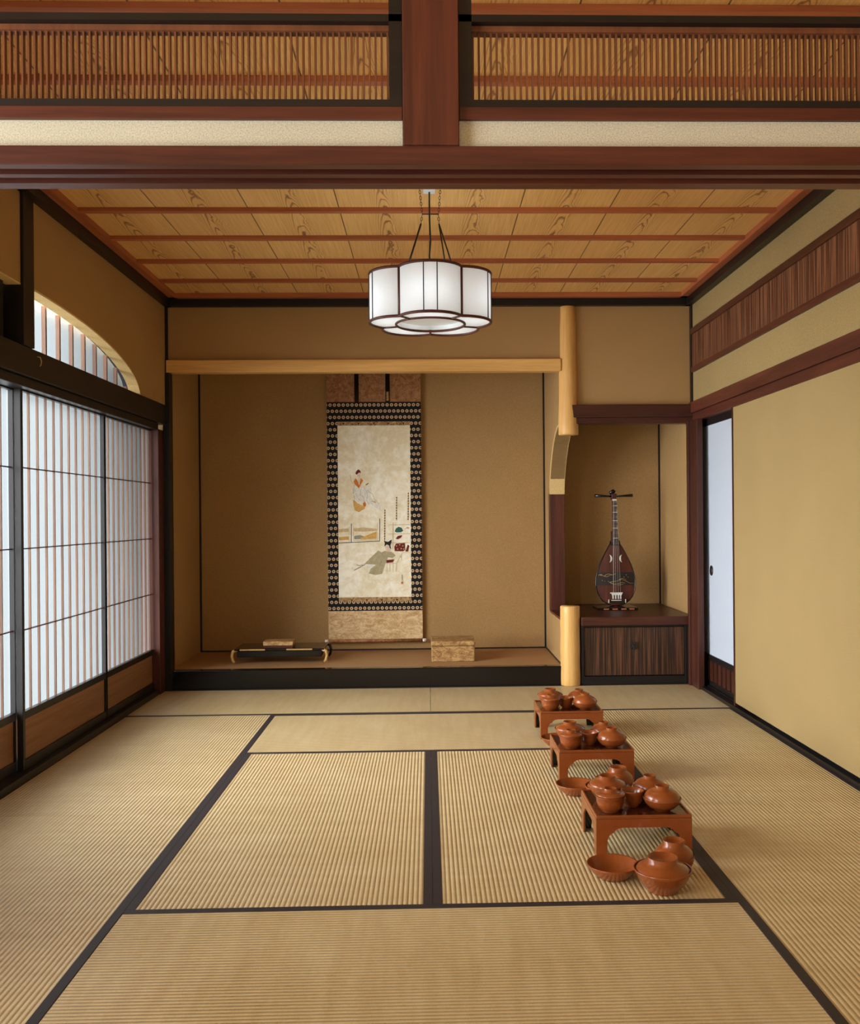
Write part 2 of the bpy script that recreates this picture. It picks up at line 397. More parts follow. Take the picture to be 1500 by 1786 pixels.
# ceiling edge mouldings: black cornice plus orange strip
for i, (nm, b1, b2, lab) in enumerate((
        ('trim_8', (-1.80, -1.755, 1.99, YB, HT, 2.689), (-1.755, -1.71, 1.99, YB, 2.689, HC), 'left'),
        ('trim_9', (1.805, XW, 1.99, YB, HT, 2.689), (1.76, 1.805, 1.99, YB, 2.689, HC), 'right'),
        ('trim_10', (-1.80, XW, YB - 0.045, YB, HT, 2.689), (-1.755, 1.805, YB - 0.09, YB - 0.045, 2.689, HC), 'back'))):
    ax = 'X' if lab == 'back' else 'Y'
    o = struct(MB().box(*b1), nm, M['dark' + ax], 'black ceiling cornice along the top of the %s wall' % lab, 'trim')
    x0, x1, y0, y1, z0, z1 = b1
    if lab == 'left': q = (x0, x1, y0, y1, 2.689, HC)
    elif lab == 'right': q = (x0, x1, y0, y1, 2.689, HC)
    else: q = (x0, x1, y0, y1, 2.689, HC)
    m2 = MB().box(*b2)
    m2.build('inner_strip', M['batten' + ax], o)

# back wall upper zone and alcoves
struct(MB().box(-1.80, 0.955, YB, YB + 0.06, 2.27, HC), 'wall_back', M['plaster'], 'brown ochre plaster wall above the alcove lintel', 'wall')
struct(MB().box(1.015, XW, YB, YB + 0.06, 1.94, HC), 'wall_back', M['plaster'], 'brown ochre plaster wall right of the hanging log post', 'wall')
struct(MB().box(-1.80, 1.9, YA, YA + 0.06, -0.05, HC), 'wall_alcove_back', M['plaster'], 'back wall of both alcoves behind scroll and lute', 'wall')
struct(MB().box(-1.87, -1.80, YB + .02, YA, -0.05, HC), 'wall_alcove_left', M['plaster'], 'left side wall of the scroll alcove', 'wall')
struct(MB().box(XW, XW + .06, YB - .02, YA, -0.05, HC), 'wall_alcove_right', M['plaster'], 'ochre side wall right of the lute', 'wall')
struct(MB().box(-1.80, 1.85, YB + .06, YA, 2.62, 2.66), 'ceiling_alcove', M['ceiling'], 'hidden boards over the scroll alcove', 'ceiling')
# thin black corner lines in the alcoves
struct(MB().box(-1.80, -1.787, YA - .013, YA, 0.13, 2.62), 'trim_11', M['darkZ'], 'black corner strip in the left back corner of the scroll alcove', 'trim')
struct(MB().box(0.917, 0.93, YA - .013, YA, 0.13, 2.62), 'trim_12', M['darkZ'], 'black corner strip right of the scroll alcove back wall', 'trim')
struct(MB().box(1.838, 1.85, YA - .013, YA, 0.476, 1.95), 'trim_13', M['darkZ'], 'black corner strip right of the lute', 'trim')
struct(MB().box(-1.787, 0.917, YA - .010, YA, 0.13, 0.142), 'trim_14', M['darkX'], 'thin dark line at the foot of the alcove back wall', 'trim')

# partition between the alcoves, C-shaped opening with arched top
PX0, PX1 = 0.93, 1.035
AR = [(7.17, 0.45), (7.17, 1.10), (7.165, 1.20), (7.15, 1.29), (7.11, 1.38), (7.07, 1.46), (7.02, 1.545), (6.95, 1.63), (6.86, 1.71), (6.75, 1.77), (6.65, 1.805), (6.55, 1.82)]
pm = MB()
pm.prism([(6.545, 0), (YA, 0), (YA, 0.45), (6.545, 0.45)], 'X', PX0, PX1)
pm.prism([(7.17, 0.45), (YA, 0.45), (YA, 2.62), (7.17, 2.62)], 'X', PX0, PX1)
for (a, za), (b, zb) in zip(AR[1:-1], AR[2:]):
    pm.prism([(b, zb), (a, za), (a, 2.62), (b, 2.62)], 'X', PX0, PX1)
struct(pm, 'wall_alcove_partition', M['plaster'], 'plaster partition with arched cut-out between the two alcoves', 'wall')
am = MB()
AR2 = [(6.50, 1.823)] + AR[::-1][:-2]
AR2[-1] = (7.155, 1.265)
AR2 = [(6.54, 1.82), (6.65, 1.805), (6.75, 1.77), (6.86, 1.71), (6.95, 1.63), (7.02, 1.545), (7.07, 1.46), (7.088, 1.40), (7.094, 1.345)]
for (a, za), (b, zb) in zip(AR2[:-1], AR2[1:]):
    na = 0.018
    am.prism([(a, za), (b, zb), (b + na * .8, zb + na * .6), (a + na * .8, za + na * .6)], 'X', PX0 - 0.006, PX1 + 0.004)
struct(am, 'trim_15', M['plaster_edge'], 'pale curved board lining the arched cut-out of the partition', 'trim')
struct(MB().box(PX0 - .004, PX1 + .004, 7.10, 7.172, 0.45, 1.35), 'trim_16', M['redZ'], 'glossy red brown upright closing the partition opening', 'trim', None, 0.002)
struct(MB().box(PX0 - .004, PX1 + .004, 6.55, 7.10, 0.445, 0.462), 'trim_17', M['redY'], 'red brown sill of the partition opening', 'trim')
struct(MB().box(PX0 - .006, PX0, YB + .02, YA - .01, 0.133, 0.142), 'trim_18', M['darkY'], 'thin dark line at the foot of the alcove partition', 'trim')

# raised alcove floor and black sill beam
struct(MB().box(-1.80, PX0, YB + 0.07, YA, -0.04, 0.1325), 'floor_alcove', plain('brown_rush_alcove_floor', (0.40, 0.225, 0.095), 0.5, 0, 0.4, 0.12, 300), 'raised brown floor of the scroll alcove', 'floor')
struct(MB().box(-1.80, PX0 + .01, YB, YB + 0.0695, -0.04, 0.134), 'trim_19', M['lacq_black'], 'glossy black lacquered beam edging the raised alcove floor', 'alcove beam', None, 0.006)
# lintel beam over the alcove
lb = MB().box(-1.79, 0.93, YB - 0.035, YB + 0.06, 2.187, 2.272).build('lintel_beam', M['paleX'], None, 0.004)
tag(lb, 'pale yellow wooden lintel beam across the top of the scroll alcove', 'beam')

# log posts
def log(name, z0, z1, r0, r1, label):
    mb = MB(); prof = [(0.001, z0), (r0 * .96, z0), (r0, z0 + .006)]
    N = 14
    for i in range(1, N): 
        t = i / N; prof.append((r0 + (r1 - r0) * t + 0.0012 * math.sin(t * 17), z0 + .006 + (z1 - z0 - .012) * t))
    prof += [(r1, z1 - .006), (r1 * .95, z1), (0.001, z1)]
    mb.lathe(prof, 0, 0, 0, 48)
    o = mb.build(name, M['paleZ'], None, 0, (0.984, YB + .012, 0))
    return tag(o, label, 'log post')
log('log_post', 1.745, 2.64, 0.069, 0.053, 'peeled pale log post hanging from the ceiling, sawn off beside the lute alcove rail')
log('log_stump', 0.0, 0.552, 0.069, 0.0675, 'short peeled pale log stump standing left of the low cabinet')

# rail over the lute alcove
struct(MB().box(0.998, 1.845, YB - 0.05, YB + .05, 1.861, 1.949), 'trim_20', M['chocX'], 'red brown rail over the lute alcove', 'rail', None, 0.003)
struct(MB().box(1.022, 1.845, YB - 0.035, YB + .05, 1.819, 1.8605), 'trim_21', M['chocX'], 'narrow lower rail over the lute alcove', 'rail', None, 0.002)
struct(MB().box(1.04, 1.85, YB + .06, YA, 1.99, 2.02), 'ceiling_alcove', M['chocX'], 'boards over the lute alcove', 'ceiling')

# corner pillar left + alcove jamb
struct(MB().box(-1.93, -1.815, 6.36, 6.52, -0.05, 1.79), 'trim_22', M['redZ'], 'red brown corner pillar between paper screens and alcove', 'post', None, 0.003)
struct(MB().box(-1.815, -1.772, YB - .03, YB + .06, -0.05, 2.187), 'trim_23', M['darkZ'], 'black upright at the left edge of the scroll alcove', 'post')
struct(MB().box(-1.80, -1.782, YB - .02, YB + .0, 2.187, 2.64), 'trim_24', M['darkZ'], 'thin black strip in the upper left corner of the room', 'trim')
o = MB().box(-0.004, 0.006, -0.008, 0.008, -0.02, 0.02).build('wall_fitting', M['brass'], None, 0.002, (-1.793, 6.60, 0.243))
tag(o, 'tiny pale brass fitting low on the dark left side wall of the alcove', 'fitting')

# left beam, post, sill
struct(MB().box(-1.95, -1.795, 1.99, 6.50, 1.83, 1.963), 'trim_25', M['darkY'], 'black head beam above the paper screens', 'beam', None, 0.004)
struct(MB().box(-1.95, -1.815, 1.99, 6.36, 1.785, 1.8295), 'trim_26', M['darkY'], 'black grooved track above the paper screens', 'beam', None, 0.003)
struct(MB().box(-1.93, -1.785, 4.20, 4.312, 1.963, 2.66), 'trim_27', M['darkZ'], 'black post rising from the beam at the left edge', 'post', None, 0.003)
struct(MB().box(-1.95, -1.822, 1.99, 6.36, -0.05, 0.035), 'trim_28', M['darkY'], 'black floor track under the paper screens', 'trim', None, 0.003)
hk = MB(); hk.tube([(0.0, 0, 0.02), (0.012, 0.004, 0.018), (0.016, 0.008, 0.0), (0.012, 0.012, -0.016), (0.004, 0.02, -0.02)], 0.0025, 6)
o = hk.build('hanging_hook', M['brass'], None, 0, (-1.795, 4.36, 1.915)); tag(o, 'small bent brass hook on the black beam at left', 'hook')
# dark outside wall around the screens: below and ends
struct(MB().box(-1.95, -1.82, 1.86, 1.99, -0.05, HC), 'wall_left', M['plaster'], 'short wall at the front left corner of the room', 'wall')

# ---------------------------------------------------------------- arched transom window in the left wall
w = thing('window_1', 'arched transom window with white paper and cedar bars high on the left wall', 'window', (-1.90, 4.31, 1.955), None, 'structure')
mb = MB(); k = 30; wy = [1.62 * i / k for i in range(k + 1)]
for a, b in zip(wy[:-1], wy[1:]):
    mb.add([(0, a, 0), (0, b, 0), (0, b, arch_z(4.31 + b) - 1.955 + .02), (0, a, arch_z(4.31 + a) - 1.955 + .02)], [(0, 1, 2, 3)])
mb.build('window_paper', M['shoji'], w)
mb = MB()
for i in range(10):
    y = 0.01 + 0.175 * i
    if y < 1.6: mb.box(0.002, 0.022, y - 0.008, y + 0.008, 0, arch_z(4.31 + y) - 1.955 + .005)
mb.build('window_bars', M['barZ'], w)

# ---------------------------------------------------------------- paper screens (sliding) along the left wall
def screen(y0, y1, xo, name, label):
    w = y1 - y0; t = thing(name, label, 'sliding paper screen', (-1.87 + xo, y0, 0.035), None, 'structure')
    zt, zb, zk = 1.75, 0.268, 0.232
    MB().add([(-0.0115, 0.02, zb - .01), (-0.0115, w - 0.02, zb - .01), (-0.0115, w - 0.02, zt + .005), (-0.0115, 0.02, zt + .005)], [(0, 1, 2, 3)]).build('screen_paper', M['shoji'], t)
    fr = MB().box(-0.016, 0.012, 0, 0.024, 0, zt + .02).box(-0.016, 0.012, w - 0.024, w, 0, zt + .02)
    fr.build('side_frame', M['darkZ'], t, 0.002)
    fr = MB().box(-0.015, 0.011, 0.024, w - 0.024, zt - .008, zt + .02).box(-0.015, 0.011, 0.024, w - 0.024, zk, zb).box(-0.015, 0.011, 0.024, w - 0.024, 0, 0.045)
    fr.build('rail_frame', M['darkY'], t, 0.002)
    MB().box(-0.008, 0.0, 0.024, w - 0.024, 0.045, zk).build('lower_panel', M['board'], t)
    b = MB(); nb = 10; sp = (w - 0.048) / (nb + 1)
    for i in range(1, nb + 1):
        y = 0.024 + sp * i; b.box(-0.0105, 0.0, y - 0.0034, y + 0.0034, zb, zt - .008)
    b.build('vertical_bars', M['barZ'], t)
    b = MB()
    for z in (1.39, 1.015, 0.640): b.box(-0.0105, 0.0008, 0.024, w - 0.024, z - 0.0028, z + 0.0028)
    b.build('cross_bars', M['chocY'], t)
screen(5.425, 6.447, 0.0, 'window_2', 'paper screen farthest back, beside the red corner pillar')
screen(4.325, 5.455, 0.0, 'window_3', 'middle paper screen, widest seen, left of the farthest one')
screen(3.24, 4.345, -0.032, 'window_4', 'paper screen cut by the left edge of the photo')
screen(2.10, 3.27, 0.0, 'window_5', 'paper screen nearest the front opening, outside the photo')

# ---------------------------------------------------------------- straw mats
def mat_(x0, x1, y0, y1, along, label):
    cx, cy = (x0 + x1) / 2, (y0 + y1) / 2; hb = 0.029
    L, Wd = (x1 - x0, y1 - y0) if along == 'X' else (y1 - y0, x1 - x0)
    t = thing('tatami_mat', label, 'tatami mat', (cx, cy, -0.05), 'tatami mats on the floor', None, 0 if along == 'X' else PI / 2)
    g = 0.0012
    MB().box(-L / 2 + g, L / 2 - g, -Wd / 2 + g, Wd / 2 - g, 0, 0.05).build('woven_surface', M['tatami'], t)
    for s in (-1, 1):
        a, b = sorted((s * (Wd / 2 - hb), s * (Wd / 2 - g * .3)))
        MB().box(-L / 2 + g * .5, L / 2 - g * .5, a, b, 0.02, 0.0516).build('border_cloth', M['heri'], t)
    return t
mat_(-1.848, X2, Y3, YB, 'X', 'straw mat lying across at the back left, along the black alcove beam')
mat_(X2, 1.848, Y3, YB, 'X', 'straw mat lying across at the back right, reaching the low cabinet')
mat_(X1, X3, Y2, Y3, 'X', 'crosswise straw mat in the middle, second row from the alcove')
mat_(-1.848, X1, Y3 - 2 * MW, Y3, 'Y', 'far lengthwise straw mat beside the paper screens')
mat_(-1.848, X1, 1.90, Y3 - 2 * MW, 'Y', 'near lengthwise straw mat in the bottom left corner of the photo')
mat_(X3, 1.848, Y3 - 2 * MW, Y3, 'Y', 'far lengthwise straw mat along the ochre right wall')
mat_(X3, 1.848, 1.90, Y3 - 2 * MW, 'Y', 'near lengthwise straw mat in the bottom right corner of the photo')
mat_(X1, X2, Y1, Y2, 'Y', 'left one of the two central lengthwise straw mats, empty')
mat_(X2, X3, Y1, Y2, 'Y', 'central lengthwise straw mat carrying the nearest tray table')
mat_(X1, X3, 1.90, Y1, 'X', 'crosswise straw mat nearest the camera at the bottom of the photo')

# ---------------------------------------------------------------- front opening: lintel, transoms, king post
prof = [(1.90, 1.9345), (1.90, 1.899), (1.902, 1.897), (1.926, 1.897), (1.926, 1.909), (1.956, 1.909), (1.956, 1.897), (1.976, 1.897), (1.976, 1.909), (2.008, 1.909), (2.008, 1.897), (2.043, 1.897), (2.043, 1.9345)]
struct(MB().prism(prof, 'X', -2.0, 2.0), 'trim_29', M['redX'], 'wide red brown moulded lintel across the front opening', 'lintel')
struct(MB().box(-2.0, -0.0455, 1.915, 1.975, 1.9345, 1.9915), 'wall_front', M['plaster_pale'], 'pale plaster strip over the lintel, left of the king post', 'wall')
struct(MB().box(0.0705, 2.0, 1.915, 1.975, 1.9345, 1.9915), 'wall_front', M['plaster_pale'], 'pale plaster strip over the lintel, right of the king post', 'wall')
kp = struct(MB().box(-0.0445, 0.0695, 1.893, 1.99, 1.9345, HC), 'trim_30', M['redZ'], 'red brown king post rising from the middle of the front lintel', 'post', None, 0.002)
def transom(x0, x1, label, side):
    t = thing('lattice_transom', label, 'transom', (x0, 1.935, 1.9915), 'lattice transoms over the front lintel')
    w = x1 - x0
    MB().box(0, w, -0.03, 0.035, 0, 0.0250).build('bottom_rail', M['redX'], t, 0.001)
    fr = MB().box(0, w, -0.028, 0.03, 0.0255, 0.0405).box(0, w, -0.028, 0.03, 0.200, 0.2145)
    if side < 0: fr.box(w - 0.0265, w, -0.028, 0.03, 0.0405, 0.72)
    else: fr.box(0, 0.0265, -0.028, 0.03, 0.0405, 0.72)
    fr.build('black_frame', M['darkX'], t)
    a, b = (0, w - 0.0265) if side < 0 else (0.0265, w)
    MB().box(a, b, -0.012, 0.012, 0.188, 0.1995).build('upper_strip', M['slat'], t)
    s = MB(); x = (b - .0035) if side < 0 else (a + .0035)
    while a < x < b:
        s.box(x - 0.0019, x + 0.0019, -0.006, 0.006, 0.0405, 0.188); x += side * 0.0124
    s.build('slats', M['slat'], t)
transom(-2.0, -0.0455, 'fine vertical slatted transom left of the king post', -1)
transom(0.0705, 2.0, 'fine vertical slatted transom right of the king post', 1)
# ---------------------------------------------------------------- front room (where the camera stands)
struct(MB().box(1.95, 2.0, -3, 1.99, -0.05, HC), 'wall_front_right', M['plaster'], 'right wall of the front room', 'wall')
struct(MB().box(-2.0, -1.95, -3, -1.6, -0.05, HC).box(-2.0, -1.95, 1.75, 1.99, -0.05, HC).box(-2.0, -1.95, -1.6, 1.75, 2.2, HC), 'wall_front_left', M['plaster'], 'garden side of the front room with its wide opening', 'wall')
struct(MB().box(-2.0, -1.1, -2.6, -2.55, -.05, HC).box(1.7, 2.0, -2.6, -2.55, -.05, HC).box(-1.1, 1.7, -2.6, -2.55, -.05, .6).box(-1.1, 1.7, -2.6, -2.55, 2.3, HC), 'wall_rear', M['plaster'], 'rear wall of the front room with an opening added for the fill light', 'wall')

# ---------------------------------------------------------------- hanging scroll
S = thing('hanging_scroll', 'tall hanging scroll painting with black ring-patterned silk border in the alcove', 'hanging scroll', (-0.421, YA - 0.036, 0.20))
SW = 0.370
def slab(x0, x1, z0, z1, y, mat, name, parent=S, th=0.0015):
    return MB().box(x0, x1, y - th, y, z0 - 0.20, z1 - 0.20).build(name, mat, parent)
slab(-SW, SW, 2.088, 2.42, 0, M['silk_brown'], 'top_silk')
rb = slab(-SW, SW, 0.446, 2.088, 0, M['rings'], 'ring_border')
slab(-SW, SW, 0.222, 0.446, 0, M['silk_gold'], 'bottom_silk')
slab(-SW, SW, 2.0855, 2.0905, -0.0012, M['lacq_black'], 'seam_line')
slab(-0.287, 0.283, 1.905, 1.936, -0.0018, M['silk_trim'], 'brocade_strip')
slab(-0.287, 0.283, 0.520, 0.553, -0.0018, M['silk_trim'], 'brocade_strip')
for i in range(5):  # dark butterfly shapes on the two strips
    for z in (1.925, 0.534):
        cx = -0.285 + 0.0 + (0.045 if z > 1 else 0.10) + i * 0.118
        if cx > 0.27: continue
        MB().prism([(cx - .022, z - .202 + .012), (cx - .008, z - .202 + .004), (cx, z - .202 - .012), (cx + .008, z - .202 + .004), (cx + .022, z - .202 + .012), (cx, z - .202 + .002)], 'Y', -0.0042, -0.0034).build('woven_motif', M['lacq_black'], S)
for x in (-0.135, 0.109):
    MB().box(x - 0.017, x + 0.017, -0.006, -0.0045, 2.088 - .2, 2.42 - .2).build('hanging_ribbon', M['lacq_black'], S)
MB().box(0.100, 0.118, -0.0075, -0.0062, 2.10 - .2, 2.17 - .2).build('ribbon_patch', M['silk_trim'], S)
r = MB().tube([(-SW, -0.012, 0.012), (SW, -0.012, 0.012)], 0.013, 14).build('roller', M['silk_brown'], S)
for s in (-1, 1):
    MB().tube([(s * SW, -0.012, 0.012), (s * (SW + .028), -0.012, 0.012)], 0.013, 14).build('roller_knob', M['ivory'], S)
pt = slab(-0.287, 0.283, 0.553, 1.905, -0.0022, M['paint_bg'], 'painting')
# painted figures: thin layers lying on the painting
def PP(px, py):   # photograph position on the painting -> metres on the silk
    return (-0.287 + (px - 588 - 5 * (py - 742) / 300) / 126 * 0.57, 1.905 - 0.20 - (py - 742) / 300 * 1.352)
cols = {'ink': (0.03, 0.03, 0.03), 'orange': (0.60, 0.20, 0.05), 'ochre': (0.66, 0.40, 0.12), 'skin': (0.76, 0.62, 0.46), 'robe': (0.44, 0.38, 0.22),
        'white': (0.80, 0.78, 0.68), 'tan': (0.62, 0.48, 0.26), 'green': (0.05, 0.14, 0.10), 'maroon': (0.16, 0.03, 0.025), 'grey': (0.33, 0.32, 0.24), 'gold': (0.55, 0.38, 0.15), 'haze': (0.64, 0.52, 0.30)}
PM = [plain('painted_' + k, v, 0.8, 0, 0.1, 0.15, 60) for k, v in cols.items()]; PI_ = {k: i for i, k in enumerate(cols)}
pg = MB(); lay = [0]
A = lambda x, y: (560 + x / 7.5, 740 + y / 7.5)
B = lambda x, y: (560 + x / 7.145, 880 + y / 7.145)
def blob(f, c, pts):
    lay[0] += 1; y = -0.0042 - lay[0] * 0.00003
    pp = [PP(*f(*p)) for p in pts]
    pg.mat(PI_[c]); pg.add([(x, y, z) for x, z in pp], [tuple(range(len(pp)))])
def line(f, c, pts, w=2.2):
    lay[0] += 1; y = -0.0042 - lay[0] * 0.00003; pg.mat(PI_[c])
    pp = [Vector(PP(*f(*p))) for p in pts]; h = w * 0.00053 
    for a, b in zip(pp[:-1], pp[1:]):
        d = b - a
        if d.length < 1e-6: continue
        nrm = Vector((-d.y, d.x)).normalized() * h
        q = [a + nrm, b + nrm, b - nrm, a - nrm]; pg.add([(v.x, y, v.y) for v in q], [(0, 1, 2, 3)])
# distant view through the window, and its frame
blob(A, 'tan', [(232, 1370), (365, 1360), (368, 1405), (232, 1412)]); blob(A, 'tan', [(425, 1362), (560, 1350), (740, 1368), (735, 1398), (560, 1405), (440, 1400)])
blob(A, 'ochre', [(240, 1475), (370, 1465), (370, 1510), (240, 1515)]); blob(A, 'grey', [(440, 1460), (520, 1450), (600, 1475), (600, 1500), (440, 1505)])
blob(A, 'ochre', [(520, 1490), (640, 1440), (735, 1400), (735, 1500), (520, 1510)])
line(A, 'ink', [(232, 1552), (400, 1545), (775, 1530)], 5); line(A, 'ink', [(403, 1300), (403, 1548)], 5); line(A, 'ink', [(772, 1235), (772, 1532)], 5)
line(A, 'grey', [(375, 1340), (375, 1540)]); line(A, 'grey', [(430, 1330), (430, 1520), (740, 1515)]); line(A, 'grey', [(745, 1290), (745, 1515)])
# flying lady
blob(A, 'white', [(415, 830), (455, 800), (560, 830), (640, 800), (660, 860), (650, 960), (780, 1060), (790, 1140), (700, 1080), (600, 1010), (540, 1040), (470, 1010), (425, 960)])
blob(A, 'skin', [(468, 640), (515, 640), (518, 680), (500, 700), (475, 690)])
blob(A, 'maroon', [(448, 640), (462, 612), (485, 588), (512, 605), (522, 640), (500, 632), (480, 645), (465, 660)])
blob(A, 'orange', [(425, 750), (452, 705), (478, 740), (500, 800), (520, 700), (550, 735), (520, 790), (500, 838), (460, 800), (440, 780)])
blob(A, 'skin', [(478, 690), (515, 690), (508, 760), (498, 790), (485, 740)])
blob(A, 'ochre', [(420, 985), (480, 1030), (530, 1060), (580, 1075), (575, 1105), (530, 1130), (500, 1150), (445, 1125), (428, 1060)])
blob(A, 'orange', [(548, 1040), (572, 1005), (592, 1040), (590, 1075), (560, 1072)]); blob(A, 'tan', [(660, 1000), (712, 1005), (725, 1030), (690, 1025)])
line(A, 'grey', [(380, 650), (395, 740), (440, 800), (420, 850), (425, 905)]); line(A, 'grey', [(560, 830), (610, 900), (600, 1000), (630, 1050)]); line(A, 'grey', [(455, 900), (480, 960), (520, 1000)])
line(A, 'grey', [(520, 850), (520, 930), (560, 960), (560, 1010)]); line(A, 'maroon', [(585, 795), (620, 772)], 6); line(A, 'grey', [(600, 860), (680, 920), (700, 980), (760, 1040)])
line(A, 'grey', [(440, 820), (430, 900), (440, 1000), (470, 1020)])
# bead curtains
for x, y0, y1 in ((838, 1120, 1555), (990, 955, 1260), (1142, 900, 1260)):
    line(A, 'tan', [(x, y0), (x, y1)], 9)
    y = y0
    while y < y1: line(A, 'ink', [(x, y), (x, min(y + 16, y1))], 7); y += 34
# shelves with objects
for y in (1320, 1438, 1555): line(A, 'tan', [(890, y), (1170, y)], 4)
line(A, 'tan', [(945, 1285), (945, 1640)], 4)
blob(A, 'green', [(968, 1405), (985, 1365), (1020, 1345), (1060, 1360), (1078, 1400), (1050, 1418), (990, 1420)]); blob(A, 'maroon', [(980, 1500), (1010, 1465), (1070, 1455), (1050, 1490), (1010, 1510)])
blob(A, 'tan', [(1095, 1380), (1130, 1345), (1165, 1360), (1150, 1375), (1120, 1370)])
# reclining man, hat, chest
blob(B, 'maroon', [(918, 530), (940, 490), (1050, 485), (1055, 570), (1030, 588), (925, 585)]); blob(B, 'maroon', [(1055, 590), (1085, 505), (1105, 520), (1090, 592)])
for x, y in ((945, 520), (985, 505), (1025, 520), (960, 560), (1005, 555), (1038, 560)): blob(B, 'gold', [(x - 10, y), (x, y - 10), (x + 10, y), (x, y + 10)])
blob(B, 'robe', [(550, 740), (630, 660), (720, 575), (760, 600), (800, 580), (890, 600), (935, 640), (900, 670), (840, 660), (820, 720), (790, 790), (770, 865), (690, 882), (605, 860), (630, 800), (690, 755), (620, 755)])
blob(B, 'white', [(580, 745), (690, 750), (620, 790), (600, 850), (585, 800)])
blob(B, 'skin', [(800, 530), (825, 505), (860, 515), (875, 555), (850, 590), (820, 590)]); blob(B, 'ink', [(795, 530), (800, 490), (800, 460), (840, 468), (885, 440), (882, 475), (868, 515), (880, 560), (862, 545), (855, 515), (825, 500)])
blob(B, 'maroon', [(822, 695), (920, 688), (900, 725), (822, 732)])
for q in ([(640, 690), (720, 600), (745, 610)], [(660, 750), (740, 640)], [(700, 860), (760, 720), (800, 640)], [(740, 870), (790, 740)], [(840, 600), (830, 650), (900, 665)], [(720, 580), (700, 700)], [(780, 600), (740, 760)], [(640, 860), (700, 770)]): line(B, 'grey', q, 3)
line(B, 'grey', [(420, 820), (480, 790), (560, 745)], 7); line(B, 'grey', [(450, 750), (490, 762), (530, 750)], 5); line(B, 'tan', [(580, 760), (590, 810)])
line(B, 'tan', [(822, 738), (945, 738), (1020, 605), (1120, 608)], 3); line(B, 'tan', [(1000, 640), (1010, 700)], 3)
for x in (828, 865, 905, 945): line(B, 'tan', [(x, 740), (x, 840)], 3)
for y, x0, x1 in ((630, 470, 650), (800, 290, 400), (950, 680, 960)):
    x = x0
    while x < x1: line(B, 'tan', [(x, y - 4), (x + 8, y + 4)], 1.6); x += 26
for y in (885, 905, 925, 945): line(B, 'grey', [(1008, y), (1028, y + 6)], 3)
line(B, 'grey', [(1018, 880), (1018, 955)], 2.5)
blob(B, 'orange', [(1008, 965), (1032, 965), (1032, 995), (1008, 995)])
pg.build('painted_figures', PM, pt)

# ---------------------------------------------------------------- low lacquer table with box, and gold box, on the alcove floor
AF = 0.1325
t = thing('low_lacquer_table', 'low black lacquer table with curled gilt feet on the alcove floor', 'low table', (-1.09, 6.92, AF))
MB().box(-0.315, 0.33, -0.145, 0.17, 0.094, 0.108).build('tabletop', M['lacq_black'], t, 0.003)
MB().box(-0.30, 0.31, -0.13, 0.15, 0.045, 0.094).build('apron', M['lacq_black'], t, 0.004)
for x0, x1 in ((-0.275, -0.095), (0.06, 0.245)): MB().box(x0, x1, -0.1475, -0.1445, 0.097, 0.1062).build('gilt_edge', M['gold'], t)  # gap between the two strips stands for the box's shadow
for sx in (-1, 1):
    for sy in (-1, 1):
        x0 = sx * 0.318 + 0.008; y0 = 0.012 + sy * 0.145
        pts = [(x0 + sx * -0.012, y0, 0.100), (x0 + sx * 0.016, y0, 0.088), (x0 + sx * 0.024, y0, 0.055), (x0 + sx * 0.016, y0, 0.022), (x0 + sx * 0.004, y0, 0.009)]
        MB().tube(pts, [0.011, 0.012, 0.010, 0.010, 0.009], 10).build('leg', M['gold'] if sy < 0 else M['lacq_black'], t)
b = thing('writing_box', 'small gold fronted box standing on the low black table', 'box', (-1.095, 6.87, AF + 0.1082))
MB().box(-0.105, 0.105, -0.06, 0.07, 0.0, 0.018).build('box_base', M['choc' + 'X'], b, 0.002)
MB().box(-0.108, 0.108, -0.065, 0.075, 0.018, 0.048).build('box_lid', M['gold_box'], b, 0.003)
b = thing('gold_lacquer_box', 'lidded box of worn gold lacquer right of the scroll on the alcove floor', 'box', (0.172, 6.91, AF))
MB().box(-0.157, 0.157, -0.15, 0.16, 0.0, 0.112).build('box_body', M['gold_box'], b, 0.008)
MB().box(-0.160, 0.160, -0.153, 0.163, 0.114, 0.150).build('box_lid', M['gold_box'], b, 0.008)

# ---------------------------------------------------------------- low cabinet
t = thing('low_cabinet', 'low dark wooden cabinet with striped door under the lute', 'cabinet', (1.42, YB, 0.0))
MB().box(-0.363, 0.395, 0.02, 0.90, 0.003, 0.416).build('cabinet_body', M['darkX'], t)
MB().box(-0.365, 0.42, -0.05, 0.915, 0.417, 0.477).build('cabinet_top', M['chocX'], t, 0.004)
fr = MB().box(-0.363, -0.343, -0.02, 0.02, 0.003, 0.416).box(0.362, 0.39, -0.02, 0.02, 0.003, 0.416).box(-0.343, 0.362, -0.02, 0.02, 0.404, 0.416).box(-0.343, 0.362, -0.02, 0.02, 0.003, 0.06)
fr.build('cabinet_frame', M['darkX'], t, 0.002)
d = MB().box(-0.340, 0.360, -0.006, 0.018, 0.064, 0.400).build('cabinet_door', M['cab_panel'], t, 0.003)
kb = MB()
for dx in (-1, 1):
    for dz in (-1, 1): kb.lathe([(0.001, -0.0), (0.014, 0.0), (0.015, 0.004), (0.008, 0.009), (0.001, 0.01)], 0, 0, 0, 12) if False else kb.box(dx * 0.013 - 0.011, dx * 0.013 + 0.011, -0.018, -0.006, 0.273 + dz * 0.014 - 0.011, 0.273 + dz * 0.014 + 0.011)
kb.box(-0.008, 0.008, -0.024, -0.006, 0.262, 0.284)
kb.build('door_knob', M['iron'], d, 0.003)

